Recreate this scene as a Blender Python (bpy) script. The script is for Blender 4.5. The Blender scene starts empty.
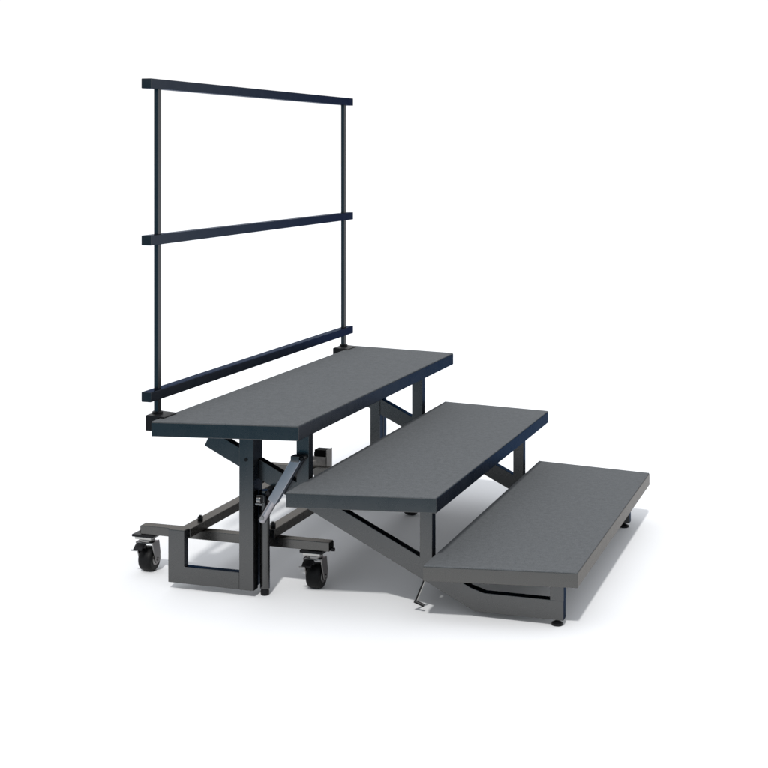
import bpy, bmesh, math
from mathutils import Vector, Matrix

S = bpy.context.scene
COL = S.collection

# ------------------------------------------------------------------ materials
def new_mat(name):
    m = bpy.data.materials.new(name)
    m.use_nodes = True
    nt = m.node_tree
    b = nt.nodes["Principled BSDF"]
    return m, nt, b

def noise(nt, scale, detail=4.0, rough=0.6, coords='Object'):
    tc = nt.nodes.new('ShaderNodeTexCoord')
    n = nt.nodes.new('ShaderNodeTexNoise')
    n.inputs['Scale'].default_value = scale
    n.inputs['Detail'].default_value = detail
    n.inputs['Roughness'].default_value = rough
    nt.links.new(tc.outputs[coords], n.inputs['Vector'])
    return n

def ramp(nt, src, a, b, p0=0.3, p1=0.7):
    r = nt.nodes.new('ShaderNodeValToRGB')
    r.color_ramp.elements[0].position = p0
    r.color_ramp.elements[1].position = p1
    r.color_ramp.elements[0].color = a
    r.color_ramp.elements[1].color = b
    nt.links.new(src, r.inputs['Fac'])
    return r

def bump(nt, bsdf, src, strength, dist):
    bp = nt.nodes.new('ShaderNodeBump')
    bp.inputs['Strength'].default_value = strength
    bp.inputs['Distance'].default_value = dist
    nt.links.new(src, bp.inputs['Height'])
    nt.links.new(bp.outputs['Normal'], bsdf.inputs['Normal'])

def c4(r, g=None, b=None):
    if g is None: g = b = r
    return (r, g, b, 1.0)

def metal(name, base, edge, rough=0.27, var=0.03, grain=0.0):
    m, nt, b = new_mat(name)
    n = noise(nt, 22.0, 5.0, 0.65)
    lo = tuple(x * (1 - var) for x in base); hi = tuple(x * (1 + var) for x in base)
    r = ramp(nt, n.outputs['Fac'], c4(*lo), c4(*hi))
    nt.links.new(r.outputs['Color'], b.inputs['Base Color'])
    b.inputs['Metallic'].default_value = 1.0
    rr = ramp(nt, n.outputs['Fac'], c4(rough - 0.015), c4(rough + 0.025))
    nt.links.new(rr.outputs['Color'], b.inputs['Roughness'])
    b.inputs['Specular Tint'].default_value = c4(*edge)
    if grain:
        f = noise(nt, 900.0, 2.0, 0.5)
        bump(nt, b, f.outputs['Fac'], grain, 0.0006)
    return m

M_METAL = metal('dark_powder_coated_metal', (0.106, 0.106, 0.105), (0.215, 0.25, 0.32))  # navy edge tint stands in for dark blue reflections on side faces
M_METAL_LIT = metal('dark_metal_lit_copy', (0.116, 0.113, 0.108), (0.60, 0.585, 0.57))  # lit copy of the dark metal; brighter floor reflections put into its tint
M_RAIL = metal('rail_metal_navy_reflection', (0.068, 0.071, 0.076), (0.20, 0.25, 0.34), 0.3)  # navy comes from the edge tint, a reflection put into the colour
M_POST = metal('post_metal_pale_sheen', (0.090, 0.090, 0.092), (0.52, 0.53, 0.54), 0.25)  # raised edge tint paints the brighter sheen on the posts' right side
M_ARM = metal('steel_blue_arm_metal', (0.30, 0.31, 0.335), (0.6, 0.68, 0.8), 0.32)
M_ROD = metal('pale_steel_rod_metal', (0.36, 0.35, 0.37), (0.85, 0.88, 0.95), 0.3)
M_ZINC = metal('dull_zinc_metal', (0.26, 0.255, 0.25), (0.62, 0.57, 0.6), 0.3)
M_BRIGHT = metal('bright_zinc_metal', (0.45, 0.44, 0.42), (0.8, 0.8, 0.8), 0.26)

def plastic(name, col, rough, spec=0.4):
    m, nt, b = new_mat(name)
    n = noise(nt, 60.0)
    r = ramp(nt, n.outputs['Fac'], c4(*(x * 0.8 for x in col)), c4(*(x * 1.2 for x in col)))
    nt.links.new(r.outputs['Color'], b.inputs['Base Color'])
    b.inputs['Roughness'].default_value = rough
    b.inputs['Specular IOR Level'].default_value = spec
    return m

M_BLACK = plastic('black_plastic', (0.005, 0.005, 0.006), 0.45, 0.2)
M_RUBBER = plastic('black_rubber', (0.006, 0.006, 0.0065), 0.5, 0.14)
M_CAVITY = plastic('black_tube_cap', (0.002, 0.002, 0.002), 0.7, 0.05)

def carpet():
    m, nt, b = new_mat('charcoal_carpet')
    fine = noise(nt, 330.0, 3.0, 0.7)
    mid = noise(nt, 55.0, 4.0, 0.7)
    add = nt.nodes.new('ShaderNodeMath'); add.operation = 'MULTIPLY_ADD'
    nt.links.new(mid.outputs['Fac'], add.inputs[0]); add.inputs[1].default_value = 0.5
    nt.links.new(fine.outputs['Fac'], add.inputs[2])
    r = ramp(nt, add.outputs[0], c4(0.076, 0.080, 0.084), c4(0.124, 0.130, 0.136), 0.5, 1.0)
    nt.links.new(r.outputs['Color'], b.inputs['Base Color'])
    b.inputs['Roughness'].default_value = 0.95
    b.inputs['Specular IOR Level'].default_value = 0.03
    bump(nt, b, fine.outputs['Fac'], 0.45, 0.0025)
    return m
M_CARPET = carpet()
M_LATCH = plastic('brown_grey_latch_lightened', (0.17, 0.158, 0.147), 0.5, 0.3)  # lightened colour makes up for the shade under the decks

def floor_mat():
    m, nt, b = new_mat('white_studio_floor')
    n = noise(nt, 3.0)
    r = ramp(nt, n.outputs['Fac'], c4(0.73, 0.735, 0.745), c4(0.745, 0.75, 0.76))
    nt.links.new(r.outputs['Color'], b.inputs['Base Color'])
    b.inputs['Roughness'].default_value = 0.9
    b.inputs['Specular IOR Level'].default_value = 0.0
    return m
M_FLOOR = floor_mat()

# ------------------------------------------------------------------ mesh helpers
ROOT = Vector((0.62, 0.90, 0.0))

def mark_sharp(bm, ang=0.6):
    for f in bm.faces: f.smooth = True
    for e in bm.edges:
        if len(e.link_faces) == 2 and e.calc_face_angle(0) > ang: e.smooth = False

def obj(name, bm, mat, parent=None, bevel=0.0, label=None, mats=None):
    me = bpy.data.meshes.new(name)
    bmesh.ops.recalc_face_normals(bm, faces=bm.faces)
    if bevel:
        es = [e for e in bm.edges if len(e.link_faces) == 2 and e.calc_face_angle(0) > 0.6]
        bmesh.ops.bevel(bm, geom=es, offset=bevel, segments=2, profile=0.5, affect='EDGES', clamp_overlap=True)
    mark_sharp(bm)
    bm.to_mesh(me); bm.free()
    for m in (mats or [mat]): me.materials.append(m)
    o = bpy.data.objects.new(name, me)
    COL.objects.link(o)
    if parent is not None:
        o.parent = parent
        p = Vector((0, 0, 0)); q = parent
        while q is not None:
            p += q.location; q = q.parent
        o.matrix_parent_inverse = Matrix.Identity(4)
        # mesh is authored in world coordinates: move it to the parent's frame
        me.transform(Matrix.Translation(-p))
    if bevel:
        wn = o.modifiers.new('weighted_normals', 'WEIGHTED_NORMAL'); wn.keep_sharp = True; wn.weight = 100
    if label: o['label'] = label
    return o

def box(bm, x0, x1, y0, y1, z0, z1):
    vs = [bm.verts.new((x, y, z)) for x in (x0, x1) for y in (y0, y1) for z in (z0, z1)]
    for f in ((0, 1, 3, 2), (4, 6, 7, 5), (0, 4, 5, 1), (2, 3, 7, 6), (0, 2, 6, 4), (1, 5, 7, 3)):
        bm.faces.new([vs[i] for i in f])
    return bm

def prism_y(bm, pts, y0, y1):      # polygon in the x-z plane, extruded along y
    a = [bm.verts.new((x, y0, z)) for x, z in pts]
    b = [bm.verts.new((x, y1, z)) for x, z in pts]
    n = len(pts)
    bm.faces.new(a); bm.faces.new(b[::-1])
    for i in range(n):
        j = (i + 1) % n
        bm.faces.new((a[i], b[i], b[j], a[j]))
    return bm

def prism_z(bm, pts, z0, z1):
    a = [bm.verts.new((x, y, z0)) for x, y in pts]
    b = [bm.verts.new((x, y, z1)) for x, y in pts]
    n = len(pts)
    bm.faces.new(a); bm.faces.new(b[::-1])
    for i in range(n):
        j = (i + 1) % n
        bm.faces.new((a[i], b[i], b[j], a[j]))
    return bm

def prism_x(bm, pts, x0, x1):
    a = [bm.verts.new((x0, y, z)) for y, z in pts]
    b = [bm.verts.new((x1, y, z)) for y, z in pts]
    n = len(pts)
    bm.faces.new(a); bm.faces.new(b[::-1])
    for i in range(n):
        j = (i + 1) % n
        bm.faces.new((a[i], b[i], b[j], a[j]))
    return bm

def cyl(bm, p, q, r, r2=None, seg=24):
    p = Vector(p); q = Vector(q); d = q - p
    t = Matrix.Translation((p + q) / 2) @ d.to_track_quat('Z', 'Y').to_matrix().to_4x4()
    bmesh.ops.create_cone(bm, cap_ends=True, segments=seg, radius1=r, radius2=r if r2 is None else r2,
                          depth=d.length, matrix=t)
    return bm

def lathe(bm, prof, centre, axis='Z', seg=36):   # prof: list of (radius, along)
    rings = []
    c = Vector(centre)
    for r, h in prof:
        ring = []
        for i in range(seg):
            a = 2 * math.pi * i / seg
            u, v = r * math.cos(a), r * math.sin(a)
            P = Vector((u, v, h)) if axis == 'Z' else Vector((h, u, v))
            ring.append(bm.verts.new(c + P))
        rings.append(ring)
    for k in range(len(rings) - 1):
        for i in range(seg):
            j = (i + 1) % seg
            bm.faces.new((rings[k][i], rings[k][j], rings[k + 1][j], rings[k + 1][i]))
    bm.faces.new(rings[0][::-1]); bm.faces.new(rings[-1])
    return bm

B = bmesh.new

# ------------------------------------------------------------------ floor
FWD = Vector((-math.sin(.3291), math.cos(.3291), 0)); RGT = Vector((math.cos(.3291), math.sin(.3291), 0))
CAM = Vector((2.1254, -4.0004, 1.4172))
bm = B()
front, back, half = 3.2, 160.0, 90.0
c0 = Vector((CAM.x, CAM.y, 0))
pts = [c0 + FWD * f + RGT * r for f, r in ((front, half), (back, half), (back, -half), (5.0, -half), (5.0, -2.6), (front, -.95))]
bm.faces.new([bm.verts.new(p) for p in pts])
fl = obj('floor', bm, M_FLOOR)
fl['kind'] = 'structure'

# ------------------------------------------------------------------ the riser
root = bpy.data.objects.new('choral_riser', None)
root.empty_display_size = 0.3
root.location = ROOT
COL.objects.link(root)
root['label'] = 'charcoal three-step folding choral riser with tall back guard rail on castors'
root['category'] = 'stage riser'

D, L, K = 0.457, 1.838, 0.1718
NY = lambda x: K * x
FY = lambda x: L - K * x

def step_deck(x, h, label, metal_mat, t=0.0468, back=0.0):
    def poly(i):
        xa, xb = x + back + i, x + D - i
        return [(xa, NY(xa) + i), (xb, NY(xb) + i), (xb, FY(xb) - i), (xa, FY(xa) - i)]
    o = obj('step_deck', prism_z(B(), poly(0), h - t, h - 0.0035), metal_mat, root, 0.0022, label)
    obj('carpet_top', prism_z(B(), poly(0.0015), h - 0.006, h), M_CARPET, o, 0.0012)
    return o

H1, H2, H3 = 0.587, 0.384, 0.181
X2, X3 = 0.4133, 0.8255
deck_hi = step_deck(0.0, H1, 'highest step', M_METAL)
deck_mid = step_deck(X2, H2, 'middle step', M_METAL, back=.005)
deck_lo = step_deck(X3, H3, 'lowest step', M_METAL_LIT, back=.005)  # same trim metal; its paler tint stands in for brighter reflections
UND1, UND2, UND3 = H1 - .0475, H2 - .0475, H3 - .0475

# guard rail ---------------------------------------------------------
PX, PR = -0.028, 0.0123
PYN, PYF = 0.0955, 1.7665
for py, ya, yb in ((PYN, 0.050, 0.138), (PYF, 1.690, 1.800)):
    bm = box(B(), PX - .0072, PX + .0072, py - .0118, py + .0118, 0.5985, 1.6285)
    post = obj('guard_rail_post', bm, M_POST, root, 0.0015)
    bm = prism_y(B(), [(-0.047, 0.546), (-0.004, 0.546), (-0.004, 0.5885), (0.018, 0.5885), (0.018, 0.5915), (-0.042, 0.5955), (-0.047, 0.593)], ya, yb)
    br = obj('mounting_bracket', bm, M_BLACK, post, 0.002)
    bm = B(); lathe(bm, [(0.017, 0.594), (0.017, 0.5995), (0.015, 0.601)], (PX, py, 0))
    obj('post_collar', bm, M_BLACK, post)
for zt in (1.6434, 1.1567, 0.6718):
    bm = box(B(), PX - 0.0165, PX + 0.0175, 0.019, 1.838, zt - 0.031, zt)
    obj('guard_rail_bar', bm, M_RAIL, root, 0.002)

# frames: everything at the near end, then mirrored for the far end ----
MIRROR = 1.76
def end_frame(my):
    """my(y) maps a near-end y to this end's y."""
    def Y(a, b):
        a, b = my(a), my(b)
        return (min(a, b), max(a, b))
    near = my(0) == 0
    # main post with the U-shaped stand
    bm = B()
    y0, y1 = Y(.225, .262)
    box(bm, .193, .243, y0, y1, .0225, UND1)
    post = obj('main_post', bm, M_METAL, root, 0.002)
    bm = B(); ly0, ly1 = Y(.2262, .256)
    prism_y(bm, [(-.059, .0225), (.1925, .0225), (.1925, .077), (-.001, .077), (-.001, .193), (-.059, .193)], ly0, ly1)
    obj('u_shaped_stand', bm, M_METAL, post, 0.002)
    obj('stand_top_lit', box(B(), -.0588, -.0012, ly0 + .0004, ly1 - .0004, .1928, .1945), M_METAL_LIT, post)  # added plate; its paler metal makes the stand top look lit
    fy = y0 if near else y0
    bm = B(); cyl(bm, (.2175, fy - .003, .438), (.2175, fy + .004, .438), .0055, seg=16)
    obj('pivot_bolt', bm, M_BLACK, post)
    # round adjustable tube with foot beside the post
    yc = my(.272)
    bm = B(); cyl(bm, (.262, yc, .022), (.262, yc, .262), .0158, seg=28)
    tube = obj('adjustable_leg', bm, M_METAL, root)
    bm = B(); lathe(bm, [(.0125, .0), (.014, .004), (.014, .014), (.011, .0225)], (.262, yc, 0))
    obj('foot_cap', bm, M_BLACK, tube)
    # flat bar that closes the gap between post and tube
    y0, y1 = Y(.262, .300)
    bm = box(B(), .200, .2415, y0 - .002, y1, .03, UND1 - .001)
    obj('inner_post', bm, M_METAL, root, 0.002)
    # the long diagonal brace running from the top step to the lowest one
    y0, y1 = Y(.2645, .2985)
    s = 0.4885
    top = lambda x: 0.5525 - s * x
    bot = lambda x: 0.4905 - s * x
    xe = 0.052
    ya, yb = y0, y1
    kx = 0.975
    def frame_poly():
        pts = [(xe, bot(xe)), (kx - .018, .0195), (1.2305, .0195), (1.2305, .0785), (kx + .012, .0785)]
        xt = .95
        pts += [(.9445, top(.9445))]
        pts += [(xe + .0245, top(xe + .0245))]
        return pts
    bm = prism_y(B(), frame_poly(), ya, yb)
    br = obj('diagonal_brace', bm, M_METAL, root, 0.0018)
    # short legs welded on the brace
    e = 0.0012
    bm = prism_y(B(), [(.374, top(.374) - .002), (.4165, top(.4165) - .002), (.4165, UND1), (.374, UND1)], ya - e, yb + e)
    obj('step_leg', bm, M_METAL, root, 0.0015)
    bm = prism_y(B(), [(.783, top(.783) - .002), (.823, top(.823) - .002), (.823, UND2), (.783, UND2)], ya - e, yb + e)
    obj('step_leg', bm, M_METAL, root, 0.0015)
    lg = obj('step_leg', box(B(), 1.190, 1.2315, ya - e, yb + e, .0775, UND3), M_METAL, root, 0.0015)
    # levelling foot
    yc = (ya + yb) / 2
    bm = B(); lathe(bm, [(.0145, 0), (.0175, .0025), (.0175, .008), (.012, .011), (.0055, .013), (.0055, .0205)], (1.208, yc, 0))
    obj('levelling_foot', bm, M_BLACK, root)
    # support channel under each step
    for x, u in ((0.06, UND1), (X2 + .05, UND2), (X3 + .05, UND3)):
        pass
    # cross bar with the castors
    y0, y1 = Y(.350, .390)
    bar = obj('castor_cross_bar', box(B(), -.226, .451, y0, y1, .133, .1625), M_METAL_LIT, root, 0.002)
    bm = B(); ym = (y0 + y1) / 2
    obj('end_cap', box(B(), .4512, .4532, y0 + .003, y1 - .003, .1355, .160), M_CAVITY, bar)
    obj('end_cap', box(B(), -.2282, -.2262, y0 + .003, y1 - .003, .1355, .160), M_CAVITY, bar)
    bm = B(); cyl(bm, (.4532, y0 + .012, .139), (.466, y0 + .012, .139), .006, seg=12)
    obj('end_bolt', bm, M_BLACK, bar)
    for x in (-.216, .391):
        castor(x, my(.378), 1)
    return br

def castor(x, y, s):
    # fork: top disc and two side cheeks around the wheel, axle along x
    bm = B()
    lathe(bm, [(.024, .103), (.027, .106), (.027, .113), (.022, .117)], (x, y, 0), seg=28)
    for sx in (-1, 1):
        a, b = (x + sx * .0285, x + sx * .0325)
        pts = [(y - .022, .1045), (y + .026, .1045), (y + .036, .06), (y + .030, .030), (y + .012, .026), (y + .002, .036), (y - .012, .072)]
        prism_x(bm, pts, min(a, b), max(a, b))
    box(bm, x - .0285, x + .0285, y - .020, y + .026, .0985, .1035)
    f = obj('castor', bm, M_ZINC, root, 0.0012)
    bm = box(B(), x - .030, x + .030, y - .031, y + .031, .1155, .1235)
    obj('mounting_plate', bm, M_BRIGHT, f, 0.001)
    bm = box(B(), x - .039, x + .039, y - .036, y + .036, .1238, .1325)
    obj('spacer_plate', bm, M_BLACK, f, 0.002)
    wy, wz, R = y + .016, .0415, .0415
    prof = [(R * .55, -.0235), (R * .86, -.0235), (R * .955, -.0195), (R, -.011), (R, .011), (R * .955, .0195), (R * .86, .0235), (R * .55, .0235)]
    bm = B(); lathe(bm, prof, (x, wy, wz), 'X', 40)
    w = obj('wheel', bm, M_RUBBER, f)
    bm = B(); lathe(bm, [(.017, -.027), (.021, -.0245), (.021, .0245), (.017, .027)], (x, wy, wz), 'X', 28)
    cyl(bm, (x - .036, wy, wz), (x + .036, wy, wz), .006, seg=16)
    obj('hub', bm, M_ZINC, f)
    # brake pedal reaching forward and down
    bm = prism_x(B(), [(y - .018, .101), (y - .018, .094), (y - .034, .090), (y - .050, .0825), (y - .051, .087), (y - .036, .098)], x - .026, x + .006)
    cyl(bm, (x - .028, y - .026, .092), (x + .010, y - .026, .092), .0065, seg=16)
    obj('brake_pedal', bm, M_BLACK, f, 0.001)
    bm = box(B(), x - .034, x - .012, y - .054, y - .048, .0815, .0850)
    obj('pedal_edge', bm, M_ZINC, f, 0.001)

end_frame(lambda y: y)
end_frame(lambda y: MIRROR - y)

# long base bars lying on the cross bars ------------------------------
for x0, x1 in ((-.034, .006), (.228, .268)):
    ya = .2575 if x0 < 0 else .335
    yb = 1.372 if x0 < 0 else 1.425
    lb = obj('base_long_bar', box(B(), x0, x1, ya, yb, .1632, .1925), M_METAL_LIT, root, 0.002)
    for yy in ((.370, MIRROR - .370) if x0 > 0 else (.370,)):
        bm = B(); cyl(bm, ((x0 + x1) / 2, yy, .1927), ((x0 + x1) / 2, yy, .204), .009, seg=6)
        cyl(bm, ((x0 + x1) / 2, yy, .204), ((x0 + x1) / 2, yy, .209), .005, seg=12)
        obj('joint_bolt', bm, M_BLACK, lb)

# raised latch socket at the far stand ----------------------------------
bm = B()
fy = MIRROR - .256
prism_x(bm, [(fy - .032, .135), (fy + .03, .135), (fy + .03, .182), (fy - .032, .182)], -.055, .006)
box(bm, .0062, .0095, fy - .030, fy + .03, .135, .211)
sock = obj('latch_socket', bm, M_LATCH, root, 0.0008)
bm = box(B(), -.046, .006, fy - .024, fy + .024, .1822, .209)
obj('socket_insert', bm, M_CAVITY, sock)

# folding lock arm at the near end --------------------------------------
AY = .245
pa, pb = Vector((.386, AY, .446)), Vector((.263, AY, .243))
d = (pb - pa).normalized(); n = Vector((-d.z, 0, d.x))
def strip(a, b, w, y0, y1):
    p, q = pa + d * a, pa + d * b
    return prism_y(B(), [((p + n * w).x, (p + n * w).z), ((q + n * w).x, (q + n * w).z), ((q - n * w).x, (q - n * w).z), ((p - n * w).x, (p - n * w).z)], y0, y1)
LEN = (pb - pa).length
arm = obj('lock_arm', strip(-.008, LEN * .68, .0155, AY - .016, AY + .014), M_ARM, root, 0.003)
bm = B(); cyl(bm, pa + d * LEN * .62, pb, .0135, seg=24)
obj('slide_rod', bm, M_ROD, arm)
bm = B(); e = Vector((0, -1, 0))
cyl(bm, pb + d * .0002, pb + d * .003, .0105, seg=20)
cyl(bm, pb + e * .0136 - d * .014, pb + e * .0165 - d * .014, .007, seg=16)
obj('rod_end', bm, M_ZINC, arm)
bm = B(); p = pa + d * LEN * .68
cyl(bm, p - n * .018 + e * .004, p + n * .012 + e * .004, .006, seg=12)
obj('arm_collar', bm, M_BLACK, arm)
bm = B(); box(bm, pa.x - .018, pa.x + .012, AY - .0175, AY + .0175, pa.z - .006, pa.z + .014)
obj('arm_bracket', bm, M_METAL, arm, 0.003)
bm = B(); cyl(bm, (pa.x + .018, AY - .008, pa.z + .006), (pa.x + .018, AY + .018, pa.z + .006), .0075, seg=16)
cyl(bm, (pa.x + .018, AY - .014, pa.z + .006), (pa.x + .018, AY - .008, pa.z + .006), .005, seg=12)
obj('arm_pivot', bm, M_BLACK, arm)

# clamp and wing knob on the adjustable tube
bm = B(); box(bm, .2455, .274, .240, .256, .300, .325)
cyl(bm, (.262, .272, .256), (.262, .272, .335), .0175, seg=24)
cl = obj('tube_clamp', bm, M_METAL, root, 0.002)
bm = B(); cyl(bm, (.2935, .252, .304), (.2935, .252, .352), .0125, seg=20)
cyl(bm, (.272, .252, .327), (.2935, .252, .327), .007, seg=12)
cyl(bm, (.2935, .246, .338), (.2935, .222, .338), .006, seg=12)
obj('clamp_knob', bm, M_BLACK, cl, 0.002)
bm = B(); cyl(bm, (.252, .236, .312), (.266, .236, .312), .012, seg=18)
box(bm, .247, .271, .229, .2355, .295, .301)
obj('clamp_screw', bm, M_ZINC, cl, 0.001)

# wire lock stand under the diagonal brace
bm = B(); cyl(bm, (.802, .262, .112), (.770, .262, .034), .0028, seg=10)
pin = obj('wire_stand', bm, M_BLACK, root)
bm = B(); cyl(bm, (.766, .262, .033), (.797, .262, .0225), .0052, seg=10)
obj('wire_foot', bm, M_BLACK, pin)
bm = B(); cyl(bm, (.8055, .2635, .112), (.7735, .2635, .034), .0022, seg=10)
obj('wire_strut', bm, M_BRIGHT, pin)

# ------------------------------------------------------------------ camera
cd = bpy.data.cameras.new('camera')
cam = bpy.data.objects.new('camera', cd)
COL.objects.link(cam)
cam.location = CAM
cam.rotation_euler = (math.radians(90), 0, .3291)
cd.sensor_fit = 'HORIZONTAL'; cd.sensor_width = 36
cd.lens = 36 * 1454.06 / 768
cd.shift_x = -(384.7 - 384) / 768
cd.shift_y = -(384 - 151.26) / 768
cd.clip_end = 500
S.camera = cam

# ------------------------------------------------------------------ light
w = bpy.data.worlds.new('World'); S.world = w; w.use_nodes = True
nt = w.node_tree; bg = nt.nodes['Background']
tc = nt.nodes.new('ShaderNodeTexCoord')
def vmath(op, a, val):
    v = nt.nodes.new('ShaderNodeVectorMath'); v.operation = op
    nt.links.new(a, v.inputs[0]); v.inputs[1].default_value = val
    return v
def mrange(src, a, b):
    m = nt.nodes.new('ShaderNodeMapRange'); m.interpolation_type = 'SMOOTHSTEP'
    nt.links.new(src, m.inputs['Value'])
    m.inputs['From Min'].default_value = a; m.inputs['From Max'].default_value = b
    return m
def mix(fac, a, b):
    m = nt.nodes.new('ShaderNodeMix'); m.data_type = 'RGBA'
    nt.links.new(fac, m.inputs['Factor'])
    for k, v in (('A', a), ('B', b)):
        s = [i for i in m.inputs if i.name == k and i.type == 'RGBA'][0]
        if isinstance(v, tuple): s.default_value = v
        else: nt.links.new(v, s)
    return [o for o in m.outputs if o.type == 'RGBA'][0]
sep = nt.nodes.new('ShaderNodeSeparateXYZ'); nt.links.new(tc.outputs['Generated'], sep.inputs[0])
up = mrange(sep.outputs['Z'], .16, .55)                 # white backdrop below, softer ceiling above
base = mix(up.outputs['Result'], c4(1.06), c4(1.10, 1.13, 1.18))
dot = vmath('DOT_PRODUCT', tc.outputs['Generated'], tuple(-FWD))
front_f = mrange(dot.outputs['Value'], .12, .55)        # dim side of the studio, behind the camera
low = mrange(sep.outputs['Z'], .42, .12)
mul = nt.nodes.new('ShaderNodeMath'); mul.operation = 'MULTIPLY'
nt.links.new(front_f.outputs['Result'], mul.inputs[0]); nt.links.new(low.outputs['Result'], mul.inputs[1])
colr = mix(mul.outputs[0], base, c4(.09, .225, .33))
nt.links.new(colr, bg.inputs['Color'])
bg.inputs['Strength'].default_value = 1.0

ld = bpy.data.lights.new('key_softbox', 'AREA')
ld.shape = 'DISK'; ld.size = 30
ld.energy = 2600000
ld.color = (1.0, .985, .96)
key = bpy.data.objects.new('key_softbox', ld)
COL.objects.link(key)
dirv = Vector((.16, -.88, 1.0)).normalized()
key.location = Vector((.6, .8, 0)) + dirv * 600
key.rotation_euler = dirv.to_track_quat('Z', 'Y').to_euler()

# ------------------------------------------------------------------ render
S.render.engine = 'CYCLES'
S.view_settings.view_transform = 'Standard'
S.view_settings.look = 'None'
S.view_settings.exposure = 0
S.view_settings.gamma = 1
S.cycles.max_bounces = 8
